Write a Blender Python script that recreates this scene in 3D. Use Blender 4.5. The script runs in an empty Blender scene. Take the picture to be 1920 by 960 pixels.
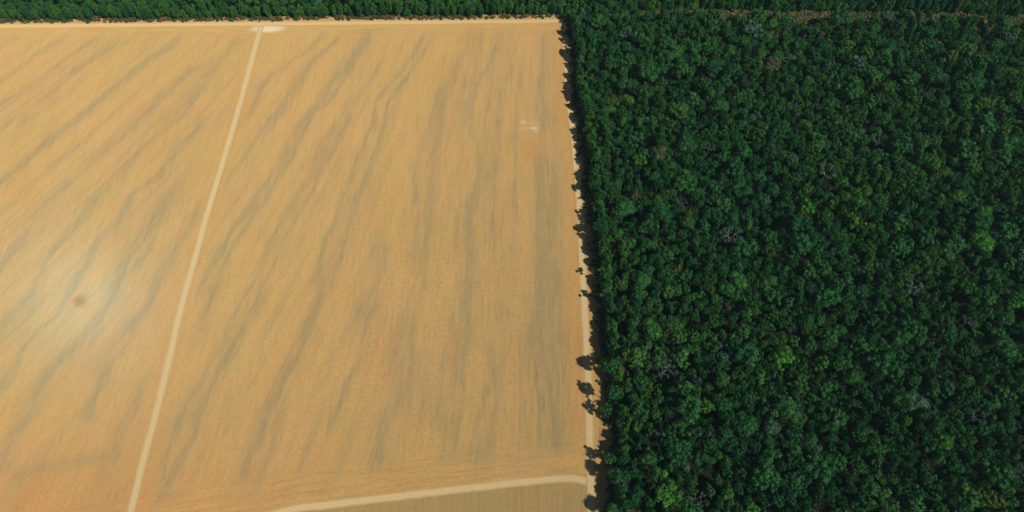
import bpy, bmesh, math, random
import numpy as np
from mathutils import Vector

# ------------------------------------------------------------------ camera, world, sun, exposure
scene = bpy.context.scene
C = scene.collection
H = 400.0                      # flying height in metres
F = 1280.0                     # focal length of the 1920 pixel wide photograph, in pixels (24 mm lens)
TH = math.atan2(2221.0, F)     # the camera looks this far down
ST, CT = math.sin(TH), math.cos(TH)

cam_d = bpy.data.cameras.new("camera")
cam_d.sensor_width = 36.0
cam_d.lens = 24.0
cam_d.clip_start = 1.0
cam_d.clip_end = 20000.0
cam = bpy.data.objects.new("camera", cam_d)
cam.location = (0, 0, H)
cam.rotation_euler = (math.pi / 2 - TH, 0, 0)
C.objects.link(cam)
scene.camera = cam


def ground_at(px, py, z=0.0):
    """pixel of the 1920x960 photograph -> point at height z"""
    dx, dy = px - 960.0, py - 480.0
    d = np.array([dx, F * CT - dy * ST, -(F * ST + dy * CT)])
    t = (z - H) / d[2]
    return np.array([d[0] * t, d[1] * t])


# the aircraft's own shadow falls at pixel (150, 565): that fixes the sun
_g = ground_at(150, 565)
to_sun = Vector((-_g[0], -_g[1], H)).normalized()
sun_elev = math.asin(to_sun.z)
sun_azim = math.atan2(to_sun.x, to_sun.y)        # clockwise from +Y

world = bpy.data.worlds.new("World")
scene.world = world
world.use_nodes = True
wn = world.node_tree
for n in list(wn.nodes):
    wn.nodes.remove(n)
sky = wn.nodes.new("ShaderNodeTexSky")
sky.sky_type = 'NISHITA'
sky.sun_disc = False
sky.sun_elevation = sun_elev
sky.sun_rotation = sun_azim
sky.altitude = 600
bg = wn.nodes.new("ShaderNodeBackground")
bg.inputs["Strength"].default_value = 0.05
wo = wn.nodes.new("ShaderNodeOutputWorld")
wn.links.new(sky.outputs[0], bg.inputs[0])
wn.links.new(bg.outputs[0], wo.inputs[0])

sun_d = bpy.data.lights.new("sun", 'SUN')
sun_d.energy = 4.6
sun_d.angle = math.radians(0.55)
sun_d.color = (1.0, 0.955, 0.88)
sun = bpy.data.objects.new("sun", sun_d)
sun.rotation_euler = to_sun.to_track_quat('Z', 'Y').to_euler()
sun.location = (200, -200, 900)
C.objects.link(sun)

scene.view_settings.view_transform = 'Standard'
scene.view_settings.look = 'None'
scene.view_settings.gamma = 1.0
scene.view_settings.use_curve_mapping = False
scene.view_settings.exposure = 0.0
scene.render.engine = 'CYCLES'
scene.cycles.max_bounces = 5
scene.cycles.diffuse_bounces = 3
scene.cycles.transmission_bounces = 2
scene.cycles.transparent_max_bounces = 8
scene.cycles.volume_bounces = 0
scene.cycles.use_denoising = True

rng = np.random.default_rng(11)
random.seed(5)


# ------------------------------------------------------------------ helpers
def mesh_obj(name, verts, faces, mats, parent=None, smooth=False, mat_index=None):
    me = bpy.data.meshes.new(name)
    verts = np.asarray(verts, dtype=np.float32)
    me.vertices.add(len(verts))
    me.vertices.foreach_set("co", verts.ravel())
    if isinstance(faces, np.ndarray):
        nf, k = faces.shape
        me.loops.add(nf * k)
        me.loops.foreach_set("vertex_index", faces.ravel().astype(np.int32))
        me.polygons.add(nf)
        me.polygons.foreach_set("loop_start", np.arange(0, nf * k, k, dtype=np.int32))
    else:
        tot = sum(len(f) for f in faces)
        me.loops.add(tot)
        me.loops.foreach_set("vertex_index", np.fromiter((i for f in faces for i in f), dtype=np.int32, count=tot))
        me.polygons.add(len(faces))
        st = np.cumsum([0] + [len(f) for f in faces[:-1]]).astype(np.int32)
        me.polygons.foreach_set("loop_start", st)
    if not isinstance(mats, (list, tuple)):
        mats = [mats]
    for m in mats:
        me.materials.append(m)
    if mat_index is not None:
        me.polygons.foreach_set("material_index", np.asarray(mat_index, dtype=np.int32))
    me.update(calc_edges=True)
    if smooth:
        me.polygons.foreach_set("use_smooth", np.ones(len(me.polygons), dtype=bool))
    me.validate()
    o = bpy.data.objects.new(name, me)
    C.objects.link(o)
    if parent is not None:
        o.parent = parent
    return o


def float_attr(o, name, vals):
    a = o.data.attributes.new(name, 'FLOAT', 'POINT')
    a.data.foreach_set("value", np.asarray(vals, dtype=np.float32))


def new_mat(name):
    m = bpy.data.materials.new(name)
    m.use_nodes = True
    nt = m.node_tree
    for n in list(nt.nodes):
        nt.nodes.remove(n)
    return m, nt


class NT:
    """tiny node helper"""
    def __init__(s, nt):
        s.nt = nt

    def n(s, typ, **kw):
        nd = s.nt.nodes.new(typ)
        for k, v in kw.items():
            setattr(nd, k, v)
        return nd

    def put(s, sock, v):
        if isinstance(v, bpy.types.NodeSocket):
            s.nt.links.new(v, sock)
        elif v is not None:
            if hasattr(sock.default_value, '__len__') and not hasattr(v, '__len__'):
                v = [v] * len(sock.default_value)
            if hasattr(v, '__len__') and len(v) == 3 and len(sock.default_value) == 4:
                v = list(v) + [1]
            sock.default_value = v

    def math(s, op, a, b=None, c=None, clamp=False):
        nd = s.n("ShaderNodeMath", operation=op, use_clamp=clamp)
        s.put(nd.inputs[0], a)
        if b is not None:
            s.put(nd.inputs[1], b)
        if c is not None:
            s.put(nd.inputs[2], c)
        return nd.outputs[0]

    def mix(s, fac, a, b, blend='MIX'):
        nd = s.n("ShaderNodeMix", data_type='RGBA', blend_type=blend)
        s.put(nd.inputs[0], fac)
        s.put(nd.inputs[6], a)
        s.put(nd.inputs[7], b)
        return nd.outputs[2]

    def noise(s, vec, scale, detail=4, rough=0.55, dist=0.0):
        nd = s.n("ShaderNodeTexNoise")
        s.put(nd.inputs["Vector"], vec)
        nd.inputs["Scale"].default_value = scale
        nd.inputs["Detail"].default_value = detail
        nd.inputs["Roughness"].default_value = rough
        nd.inputs["Distortion"].default_value = dist
        return nd.outputs[0]

    def mapping(s, vec, scale=(1, 1, 1), rot=(0, 0, 0), loc=(0, 0, 0)):
        nd = s.n("ShaderNodeMapping")
        s.put(nd.inputs["Vector"], vec)
        nd.inputs["Scale"].default_value = scale
        nd.inputs["Rotation"].default_value = rot
        nd.inputs["Location"].default_value = loc
        return nd.outputs[0]

    def ramp(s, fac, stops):
        nd = s.n("ShaderNodeValToRGB")
        s.put(nd.inputs[0], fac)
        cr = nd.color_ramp
        while len(cr.elements) < len(stops):
            cr.elements.new(0.5)
        for e, (p, c) in zip(cr.elements, stops):
            e.position = p
            e.color = (*c, 1) if hasattr(c, '__len__') else (c, c, c, 1)
        return nd.outputs[0]

    def attr(s, name, kind='GEOMETRY'):
        nd = s.n("ShaderNodeAttribute", attribute_name=name, attribute_type=kind)
        return nd.outputs["Fac"]

    def surf(s, col, rough=0.95, spec=0.1, diff_rough=None, bump=None, alpha=None):
        p = s.n("ShaderNodeBsdfPrincipled")
        s.put(p.inputs["Base Color"], col)
        s.put(p.inputs["Roughness"], rough)
        p.inputs["Specular IOR Level"].default_value = spec
        if diff_rough is not None and "Diffuse Roughness" in p.inputs:
            p.inputs["Diffuse Roughness"].default_value = diff_rough
        if alpha is not None:
            s.put(p.inputs["Alpha"], alpha)
        if bump is not None:
            h, dist, st = bump
            b = s.n("ShaderNodeBump")
            s.put(b.inputs["Height"], h)
            b.inputs["Distance"].default_value = dist
            b.inputs["Strength"].default_value = st
            s.put(p.inputs["Normal"], b.outputs[0])
        o = s.n("ShaderNodeOutputMaterial")
        s.nt.links.new(p.outputs[0], o.inputs[0])
        return p


def vnoise(x, y, seed=0):
    """smooth value noise, 0..1"""
    xi, yi = np.floor(x).astype(np.int64), np.floor(y).astype(np.int64)
    xf, yf = x - xi, y - yi
    u, v = xf * xf * (3 - 2 * xf), yf * yf * (3 - 2 * yf)

    def h(a, b):
        n = (a * 374761393 + b * 668265263 + seed * 1442695041) & 0xFFFFFFFF
        n = ((n ^ (n >> 13)) * 1274126177) & 0xFFFFFFFF
        return ((n ^ (n >> 16)) & 0xFFFF) / 65535.0
    a, b, c, d = h(xi, yi), h(xi + 1, yi), h(xi, yi + 1), h(xi + 1, yi + 1)
    return (a * (1 - u) + b * u) * (1 - v) + (c * (1 - u) + d * u) * v


def fbm(x, y, seed=0, octv=4):
    s, a, t = 0, 0.5, 0
    for k in range(octv):
        s = s + a * vnoise(x * 2 ** k, y * 2 ** k, seed + k * 17)
        t += a
        a *= 0.55
    return s / t


def to_ground(pts):
    return np.array([ground_at(p[0], p[1]) for p in pts])


# ------------------------------------------------------------------ the setting: ground
m_floor, nt = new_mat("forest_floor")
N = NT(nt)
geo = N.n("ShaderNodeNewGeometry").outputs["Position"]
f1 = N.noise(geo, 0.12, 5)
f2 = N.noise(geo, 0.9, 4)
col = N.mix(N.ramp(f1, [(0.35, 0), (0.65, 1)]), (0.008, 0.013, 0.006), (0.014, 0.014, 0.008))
red = N.attr("redsoil")
soil = N.mix(f2, (0.17, 0.09, 0.04), (0.27, 0.17, 0.085))
col = N.mix(N.math('MULTIPLY', red, N.ramp(f1, [(0.3, 0.5), (0.55, 1)]), clamp=True), col, soil)
N.surf(col, 0.95, 0.05)

# grid that is fine near the picture and runs to the horizon
gx = np.concatenate([[-12000, -6000, -3000, -1500], np.arange(-900, 901, 12.0), [1500, 3000, 6000, 12000]])
gy = np.concatenate([[-12000, -6000, -3000, -1200, -600, -300], np.arange(-100, 860, 12.0), [1500, 3000, 6000, 12000]])
X, Y = np.meshgrid(gx, gy)
nx, ny = len(gx), len(gy)
V = np.stack([X.ravel(), Y.ravel(), np.zeros(nx * ny)], 1)
ii = np.arange(nx * ny).reshape(ny, nx)
Fc = np.stack([ii[:-1, :-1], ii[:-1, 1:], ii[1:, 1:], ii[1:, :-1]], -1).reshape(-1, 4)
ground = mesh_obj("ground", V, Fc, m_floor)
ground["kind"] = "structure"

# key lines, traced in the photograph
TOP_A, TOP_B = ground_at(0, 49.5), ground_at(1062, 39.5)          # far field track
top_dir = (TOP_B - TOP_A) / np.linalg.norm(TOP_B - TOP_A)


def top_y(x):                                                       # far edge of the cleared land
    return TOP_A[1] + (x - TOP_A[0]) * top_dir[1] / top_dir[0]


# forest edge on the ground (tree trunks), pixel trace
edge_px = [(1050, 28), (1070, 45), (1080, 100), (1082, 150), (1088, 205), (1097, 250), (1104, 300), (1108, 350), (1118, 420),
           (1126, 500), (1130, 560), (1137, 640), (1146, 700), (1152, 780), (1160, 830), (1158, 900), (1150, 960),
           (1155, 1060), (1160, 1250)]
edge_g = to_ground(edge_px)
edge_g = edge_g[np.argsort(edge_g[:, 1])]


def edge_x(y):
    return np.interp(y, edge_g[:, 1], edge_g[:, 0])


road_px = [(1059, 39), (1061, 60), (1062, 80), (1063, 110), (1065, 150), (1067, 190), (1070, 215), (1075, 250), (1079, 300),
           (1084, 350), (1088, 400), (1091, 450), (1093, 500), (1096, 560), (1099, 620), (1101, 680), (1104, 740),
           (1106, 800), (1107, 860), (1108, 900), (1110, 960), (1114, 1080), (1118, 1250)]
road_g = to_ground(road_px)
ground_red = np.zeros(nx * ny)
yy, xx = V[:, 1], V[:, 0]
# the clearing strip runs on between the two forest blocks, behind the field's far corner
strip_mid_px = [(1062, 37), (1200, 32), (1330, 31), (1400, 36), (1520, 36), (1620, 38), (1700, 36), (1790, 40), (1920, 44), (2100, 50)]
strip_g = to_ground(strip_mid_px)


def strip_y(x):
    return np.interp(x, strip_g[:, 0], strip_g[:, 1])


# reddish soil attribute on the ground: edge verge and clearing strip
red = np.exp(-((yy - strip_y(xx) + 3) / 12.0) ** 4) * (xx > 20)
red = np.maximum(red, np.clip(1 - np.abs(xx + 5 - edge_x(yy)) / 12.0, 0, 1) * (yy < 480) * (yy > -200))
float_attr(ground, "redsoil", np.clip(red * 1.4, 0, 1))

# ------------------------------------------------------------------ the field
ST_ = []                         # streak lines: (points px, half width m, strength)


def S(w, s, *p):
    ST_.append((to_ground(p), w, s))


S(4, .45, (125, 65), (100, 84), (69, 102), (41, 124), (9, 149), (-40, 190))
S(4, .65, (194, 65), (156, 87), (134, 102), (106, 124), (81, 143), (41, 171), (0, 196), (-50, 230))
S(4, .6, (237, 68), (194, 99), (156, 124), (119, 156), (94, 177), (56, 209), (19, 231), (-30, 265))
S(6, .7, (344, 65), (328, 84), (281, 109), (250, 134), (203, 177), (162, 212), (134, 231), (94, 259), (62, 287), (31, 318), (12, 334), (-30, 375))
S(5, .6, (400, 106), (350, 140), (319, 171), (281, 209), (244, 246), (206, 277), (169, 312), (137, 336), (119, 352), (87, 380), (69, 405), (59, 424), (19, 477), (0, 510), (-30, 550))
S(5, .65, (400, 149), (369, 174), (341, 215), (312, 240), (275, 271), (250, 299), (219, 331), (200, 346), (175, 374), (156, 402), (125, 439), (103, 464), (84, 489), (60, 555), (25, 590), (-20, 640))
S(4, .95, (391, 215), (369, 240), (337, 271), (319, 299), (294, 331), (281, 339), (247, 367), (225, 408), (187, 446), (169, 477), (156, 505), (100, 600), (71, 620), (39, 662), (14, 708), (-10, 740))
S(6, .9, (344, 339), (316, 371), (287, 421), (259, 455), (237, 492), (219, 530), (206, 567), (175, 611), (124, 662), (89, 694), (64, 740), (57, 769), (21, 818), (10, 864), (-20, 900))
S(3, .7, (290, 433), (269, 480), (247, 514), (231, 539))
S(5, .75, (387, 367), (359, 424), (328, 467), (312, 496), (290, 545), (275, 580), (250, 611), (230, 659), (202, 687), (195, 712), (177, 740), (163, 772), (149, 793))
S(3, .5, (202, 687), (195, 712), (177, 740), (163, 772))
S(4, .5, (166, 259), (134, 284), (103, 309), (72, 337), (62, 340), (31, 377), (6, 392), (-30, 430))
S(6, .55, (290, 691), (255, 751), (241, 783), (220, 818), (212, 854), (135, 864), (42, 886), (10, 900))
S(5, .35, (455, 60), (430, 90), (400, 130), (370, 150))
S(4, .4, (444, 66), (420, 110), (385, 165), (340, 200), (300, 240))
S(4, .6, (611, 56), (580, 93), (549, 112), (514, 137), (489, 165), (477, 193), (452, 234), (439, 252))
S(3, .5, (514, 137), (497, 150), (482, 170))
S(3.5, .7, (649, 56), (624, 84), (596, 106), (567, 137), (546, 171), (527, 196), (499, 234), (477, 265), (458, 299), (427, 334), (410, 370))
S(3, .5, (590, 117), (568, 150), (553, 176), (536, 200), (509, 236), (490, 265))
S(4, .85, (696, 52), (680, 87), (655, 115), (627, 146), (608, 181), (586, 206), (555, 240), (539, 271), (521, 315), (496, 349), (477, 380), (449, 414), (421, 458), (402, 489), (386, 517), (370, 560))
S(3.5, .85, (702, 60), (667, 112), (640, 158), (620, 185), (592, 209), (571, 240), (558, 271), (536, 309), (517, 339), (499, 377), (471, 411), (439, 458), (424, 492), (405, 533), (385, 590), (365, 650))
S(3, .7, (652, 187), (652, 227), (630, 271), (605, 315), (596, 336), (580, 367), (546, 424), (527, 461), (514, 499), (489, 549), (467, 592), (449, 627), (446, 631), (421, 677), (397, 723), (375, 769), (361, 825), (340, 864), (315, 910), (294, 949))
S(3, .5, (724, 96), (705, 134), (680, 171), (655, 209))
S(3.5, .75, (630, 227), (611, 259), (592, 296), (577, 336), (549, 374), (530, 408), (508, 455), (496, 486), (483, 517), (461, 549), (439, 596), (424, 627), (421, 640), (390, 684), (382, 708), (354, 758), (326, 818), (308, 868), (301, 921))
S(4, .55, (446, 631), (421, 677), (397, 723), (375, 769), (361, 800))
S(3, .8, (802, 56), (781, 90), (752, 131), (724, 165), (705, 193), (699, 234), (680, 271), (664, 315), (655, 337), (639, 377), (627, 421), (611, 449), (599, 505), (580, 542))
S(3, .75, (821, 56), (790, 102), (755, 156), (730, 190), (721, 234), (711, 265), (696, 306), (686, 337), (667, 377), (658, 421), (646, 461), (630, 505), (608, 549), (596, 580), (577, 624), (553, 673), (524, 730), (503, 772), (485, 822), (464, 861), (457, 914))
S(6, .4, (553, 673), (524, 730), (503, 772), (485, 822), (464, 861), (457, 914))
S(4, .4, (613, 744), (595, 790), (574, 847), (560, 900))
S(3.5, .55, (705, 560), (690, 600), (684, 627), (673, 680), (652, 716), (631, 772), (610, 830))
S(9, .5, (715, 440), (711, 477), (711, 524), (692, 564), (683, 620))
S(8, .55, (775, 560), (772, 631), (769, 673), (755, 726), (748, 755), (715, 790), (712, 850), (712, 903))
S(4, .5, (890, 56), (871, 96), (852, 146), (821, 174), (812, 215), (793, 259), (781, 299), (774, 331), (781, 361), (781, 417), (775, 470), (772, 520))
S(4, .6, (856, 99), (849, 159), (837, 187), (827, 215), (827, 252), (815, 290), (806, 361), (806, 424), (796, 486), (796, 555))
S(12, .3, (830, 270), (810, 340), (806, 424), (796, 520))
S(4, .55, (940, 59), (924, 109), (902, 149), (884, 190), (881, 234), (896, 287), (896, 334), (893, 358), (877, 408), (884, 470), (877, 533), (877, 611), (875, 640))
S(5, .6, (893, 358), (877, 408), (884, 470), (877, 533), (877, 611), (861, 691), (865, 744), (850, 797), (843, 879))
S(3, .5, (893, 358), (859, 392), (856, 449), (850, 500))
S(3.5, .45, (959, 102), (956, 137), (940, 171), (937, 215), (934, 271), (927, 321), (927, 346), (924, 386), (915, 440))
S(3, .55, (981, 99), (971, 165), (968, 215), (965, 252), (967, 300), (965, 355), (965, 424), (956, 480), (965, 533), (962, 564))
S(7, .75, (1021, 60), (1020, 90), (1018, 134), (1012, 184), (1021, 215), (1021, 240))
S(4, .95, (1016, 290), (1013, 340), (1011, 400), (1010, 470), (1012, 560), (1013, 640), (1011, 740), (1012, 850))
S(4, .8, (1031, 350), (1029, 440), (1028, 520), (1031, 600), (1035, 660), (1033, 740), (1042, 800), (1046, 865))
S(10, .5, (1040, 240), (1040, 400), (1045, 560), (1048, 700), (1048, 860))
S(4, .45, (843, 560), (843, 631), (833, 680), (822, 772), (822, 810))
S(5, .5, (918, 640), (918, 719), (900, 772), (900, 795))
S(3.5, .4, (953, 580), (953, 641), (939, 691), (943, 772), (960, 818))
S(14, .22, (930, 300), (920, 500), (915, 640))
S(14, .25, (770, 700), (850, 850), (1000, 880))

STEP = 1.0
fx = np.arange(-640, 66, STEP)
fy = np.arange(-40, 470, STEP)
X, Y = np.meshgrid(fx, fy)
x, y = X.ravel(), Y.ravel()
wx = x + 2.6 * (fbm(x / 26, y / 26, 3) - .5) + 2.0 * (fbm(x / 4, y / 14, 5) - .5) + 1.6 * (fbm(x / 1.7, y / 6, 6) - .5)
wy = y + 2.0 * (fbm(x / 26, y / 26, 9) - .5)
keep = np.zeros(len(x))
for pts, w, s in ST_:
    best = np.full(len(x), 1e9)
    bt = np.zeros(len(x))
    sd = np.zeros(len(x))
    n = len(pts) - 1
    for k in range(n):
        a, b = pts[k], pts[k + 1]
        ab = b - a
        t = np.clip(((wx - a[0]) * ab[0] + (wy - a[1]) * ab[1]) / (ab @ ab), 0, 1)
        d = np.hypot(wx - a[0] - t * ab[0], wy - a[1] - t * ab[1])
        m = d < best
        best[m] = d[m]
        bt[m] = (k + t[m])
        sd[m] = ((wx - a[0]) * ab[1] - (wy - a[1]) * ab[0])[m] / math.hypot(*ab)
    # strength wanders along the line, width too
    ph = len(keep) % 97 + pts[0][0]
    along = vnoise(bt * 0.9 + ph, bt * 0 + 3.3, 4)
    w_ = w * (0.36 + 0.42 * vnoise(bt * 1.3 + ph, bt * 0 + 7.7, 8))
    ends = np.clip(bt / 0.7, 0, 1) * np.clip((n - bt) / 0.7, 0, 1) if n > 2 else 1
    v = s * (0.62 + 0.55 * along) * np.exp(-(best / w_) ** 2 * 0.9) * (0.25 + 0.75 * ends)
    fil = vnoise(sd / 0.8 + ph * 3, y / 13, 14) * .6 + vnoise(sd / 1.9 + ph, y / 24, 15) * .4
    v *= np.clip(0.12 + 1.5 * fil, 0, 1.5)
    v += s * 0.24 * np.exp(-(best / (w_ * 2.8)) ** 2) * (0.25 + 0.75 * ends)
    keep = keep + v * (1 - 0.6 * np.clip(keep, 0, 1))
# soft unnamed streaks following the same lie of the land
flow = (39.0 - x) * np.exp(0.00165 * y)          # constant along the lie of the swaths
soft = fbm(flow / 10, y / 90, 21, 3)
fine_ = fbm(flow / 2.6, y / 60, 23, 3)
streak = keep + 1.2 * np.clip(soft - 0.49, 0, 1) + 1.0 * np.clip(fine_ - 0.50, 0, 1)
streak *= 0.30 + 1.45 * (0.5 * fbm(x / 4.5, y / 9, 31, 3) + 0.5 * fbm(x / 1.7, y / 8, 37, 2))


def blob(px, py, rx, ry, p=2):
    g = ground_at(px, py)
    q = ((x - g[0]) / rx) ** 2 + ((y - g[1]) / ry) ** 2
    q = q * (0.6 + 0.8 * fbm(x / 3, y / 3, 77))
    return np.exp(-q ** (p / 2))


g_bl = ground_at(90, 930)
orange = blob(1003, 278, 9, 14) * .6 + blob(90, 955, 120, 48) * .85 \
    + blob(330, 240, 30, 40) * .35 + blob(735, 300, 0.1, 0.1) * 0
orange += 0.8 * np.clip(fbm(x / 18, y / 40, 41, 4) - 0.53, 0, 1) * 2
# the soil beside the forest road is bare and orange, streak free
rx_ = np.interp(y, road_g[:, 1][np.argsort(road_g[:, 1])], road_g[:, 0][np.argsort(road_g[:, 1])])
dr = rx_ - x
verge = np.exp(-((dr - 5) / 6.5) ** 2) * np.clip((y - 90) / 60, 0, 1)
orange += 0.55 * verge
streak *= 1 - 0.85 * np.clip(1.35 * np.exp(-(dr / 9.5) ** 4), 0, 1)
pale = blob(506, 53, 13, 4.2, 4) * 1.0 + blob(493, 56, 10, 3, 4) * .6 + blob(980, 228, 1.5, 1.3) * .8 + blob(1001, 240, 2.6, 1.2) * .9 \
    + blob(985, 241, 4, 1.3) * .3 + blob(994, 231, 6, 1.0) * .3 + blob(1004, 245, 1.2, 1.5) * .5

# lower track across the field and its headland
low_px = [(400, 985), (480, 972), (560, 953), (640, 944), (720, 934), (800, 924), (880, 915), (950, 907), (1010, 900), (1060, 896), (1085, 897), (1104, 905)]
low_g = to_ground(low_px)
low_g = np.vstack([low_g[0] + (low_g[0] - low_g[1]) * 6, low_g])
low_y = np.interp(x, low_g[:, 0], low_g[:, 1])
dl = y - low_y
head = np.clip(np.exp(-((dl - 6) / 9.0) ** 4), 0, 1)
topd = top_y(x) - y
head = np.maximum(head, np.exp(-(topd / 12.0) ** 4) * 0.8)
below = np.clip(-dl / 3.0, 0, 1) * np.clip((x + 215) / 20, 0, 1)
streak *= 1 - 0.75 * np.clip(np.exp(-((dl - 5) / 10.0) ** 4) * 1.1, 0, 1)
streak *= 1 - 0.8 * np.exp(-(topd / 9.0) ** 4)
streak = streak * (1 - 0.6 * below) + 0.42 * below * (0.6 + 0.8 * fbm(x / 14, y / 14, 51))
# along the left track a clean strip on both sides
ltrack_px = [(491, 46), (484, 70), (470, 120), (455, 175), (437, 240), (419, 300), (400, 363), (383, 420), (368, 475), (350, 538), (334, 600),
             (318, 670), (302, 735), (286, 800), (268, 865), (250, 940), (238, 985), (222, 1050)]
lt_g = to_ground(ltrack_px)
o_ = np.argsort(lt_g[:, 1])
lx = np.interp(y, lt_g[o_, 1], lt_g[o_, 0])
dt = np.abs(x - lx)
streak *= 1 - 0.7 * np.exp(-(dt / 7.0) ** 4)
orange += 0.35 * np.exp(-(dt / 8.0) ** 2)
dark_rut = np.exp(-((x - lx - 3.4) / 0.9) ** 2) * (0.4 + 0.6 * (vnoise(y / 9, y * 0, 3) > 0.5)) * 0.3
streak += dark_rut * 0.5

roughm = np.clip(np.exp(-(((x + 40) / 110) ** 2 + ((y - 190) / 110) ** 2)) + .6 * (fbm(x / 35, y / 35, 71) - .4), 0, 1)
rowu, rowv = x.copy(), y.copy()
for cond, uu, vv in ((dt < 9, dt * 1.0, y), (np.abs(dr) < 22, dr, y), ((dl > -2) & (dl < 22) & (x > -330), dl, x), (topd < 16, topd, x)):
    rowu[cond], rowv[cond] = uu[cond], vv[cond]
mask_top = top_y(X) + 3.0
rows_ok = (Y[:-1, :-1] < mask_top[:-1, :-1])
inside = X[:-1, :-1] < (np.interp(Y[:-1, :-1], road_g[::-1, 1], road_g[::-1, 0]) + 5.0)
jj = np.arange(X.size).reshape(X.shape)
Fc = np.stack([jj[:-1, :-1], jj[:-1, 1:], jj[1:, 1:], jj[1:, :-1]], -1)[rows_ok & inside]
used_v = np.unique(Fc)
remap = -np.ones(X.size, dtype=np.int64)
remap[used_v] = np.arange(len(used_v))
Vf = np.stack([x, y, np.full(len(x), 0.05) + 0.03 * (fbm(x / 12, y / 12, 8) - .5)], 1)[used_v]

m_field, nt = new_mat("stubble_field")
N = NT(nt)
geo = N.n("ShaderNodeNewGeometry").outputs["Position"]
a_st, a_or, a_pa, a_hd, a_bl = (N.attr(k) for k in ("streak", "orange", "pale", "headland", "below"))
cx = N.n("ShaderNodeCombineXYZ")
N.put(cx.inputs[0], N.attr("rowu"))
N.put(cx.inputs[1], N.attr("rowv"))
rv = cx.outputs[0]
rows1 = N.noise(N.mapping(rv, (0.50, 0.022, 1)), 1.0, 3, 0.6)
rows1b = N.noise(N.mapping(rv, (1.15, 0.05, 1)), 1.0, 2, 0.6)
rows = N.math('MULTIPLY_ADD', rows1b, 0.5, N.math('MULTIPLY', rows1, 0.5))
gran = N.noise(geo, 0.55, 5, 0.7)
fine = N.noise(geo, 1.6, 3, 0.7)
big = N.noise(geo, 0.018, 4, 0.5)
base = N.mix(N.ramp(big, [(0.35, 0), (0.65, 1)]), (0.452, 0.293, 0.101), (0.472, 0.291, 0.110))
col = N.mix(N.math('MULTIPLY', a_or, 0.75, clamp=True), base, (0.455, 0.232, 0.078))
cf = N.n("ShaderNodeCombineXYZ")
N.put(cf.inputs[0], N.attr("flow"))
N.put(cf.inputs[1], N.attr("rowv"))
fila = N.noise(N.mapping(cf.outputs[0], (0.55, 0.045, 1)), 1.0, 4, 0.7)
stk = N.math('MULTIPLY', a_st, N.math('ADD', N.math('MULTIPLY_ADD', gran, 3.6, -1.8), N.math('MULTIPLY_ADD', fila, 4.2, -1.1)), clamp=True)
grey = N.mix(N.ramp(big, [(0.4, 0), (0.6, 1)]), (0.228, 0.204, 0.108), (0.240, 0.198, 0.116))
col = N.mix(N.math('MULTIPLY', stk, 0.64), col, grey)
col = N.mix(N.math('MULTIPLY', a_bl, 0.5), col, (0.30, 0.215, 0.085))
r2 = N.ramp(rows, [(0.30, 0.74), (0.5, 1.0), (0.70, 1.14)])
col = N.mix(N.math('MULTIPLY_ADD', a_hd, 0.35, 0.62, clamp=True), col, r2, 'MULTIPLY')
g2 = N.ramp(gran, [(0.28, 0.66), (0.5, 1.0), (0.7, 1.20)])
col = N.mix(N.mix(N.attr('rough'), 0.45, 0.85), col, g2, 'MULTIPLY')
mott = N.noise(N.mapping(geo, (1, 0.6, 1)), 0.22, 4, 0.65)
col = N.mix(N.ramp(mott, [(0.45, 0), (0.70, 0.28)]), col, (0.40, 0.225, 0.09))
col = N.mix(N.ramp(mott, [(0.32, 0.38), (0.52, 0)]), col, (0.33, 0.27, 0.115))
sp = N.ramp(fine, [(0.30, 0.55), (0.40, 1.0)])
col = N.mix(N.math('MULTIPLY_ADD', stk, 0.9, 0.25, clamp=True), col, sp, 'MULTIPLY')
col = N.mix(N.math('MULTIPLY', a_pa, 0.9, clamp=True), col, (0.56, 0.47, 0.31))
N.surf(col, 1.0, 0.0, diff_rough=1.0, bump=(gran, 0.12, 0.5))
field = mesh_obj("field", Vf, remap[Fc], m_field)
field["kind"] = "structure"
for nm, arr in (("streak", streak), ("orange", orange), ("pale", pale), ("headland", head), ("below", below), ("rough", roughm)):
    float_attr(field, nm, np.clip(arr, 0, 1.5)[used_v])
float_attr(field, "rowu", rowu[used_v])
float_attr(field, "flow", flow[used_v])
float_attr(field, "rowv", rowv[used_v])


# ------------------------------------------------------------------ dirt tracks
def track_mat(name, c1, c2, soft, rimc=(0.435, 0.285, 0.105)):
    m, nt = new_mat(name)
    N = NT(nt)
    geo = N.n("ShaderNodeNewGeometry").outputs["Position"]
    n1 = N.noise(geo, 0.35, 5, 0.7)
    n2 = N.noise(geo, 1.3, 3, 0.7)
    col = N.mix(n1, c1, c2)
    col = N.mix(0.35, col, N.ramp(n2, [(0.3, 0.8), (0.6, 1.12)]), 'MULTIPLY')
    t = N.attr("across")                                  # 0 centre .. 1 rim
    rut = N.attr("rut")
    col = N.mix(N.math('MULTIPLY', rut, 0.15), col, (c1[0] * .72, c1[1] * .66, c1[2] * .55))
    edge = N.math('ADD', t, N.math('MULTIPLY', N.math('SUBTRACT', n1, 0.5), 1.1))
    _al = N.math('SUBTRACT', 1.0, N.math('SMOOTH_MIN', 1.0, N.math('MAXIMUM', 0.0, N.math('MULTIPLY', N.math('SUBTRACT', edge, 1 - soft), 1 / soft)), 0.1), clamp=True)
    rim = N.mix(n2, tuple(v * .86 for v in rimc), tuple(v * 1.1 for v in rimc))
    col = N.mix(_al, rim, col)
    N.surf(col, 1.0, 0.0, diff_rough=1.0)
    return m


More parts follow.
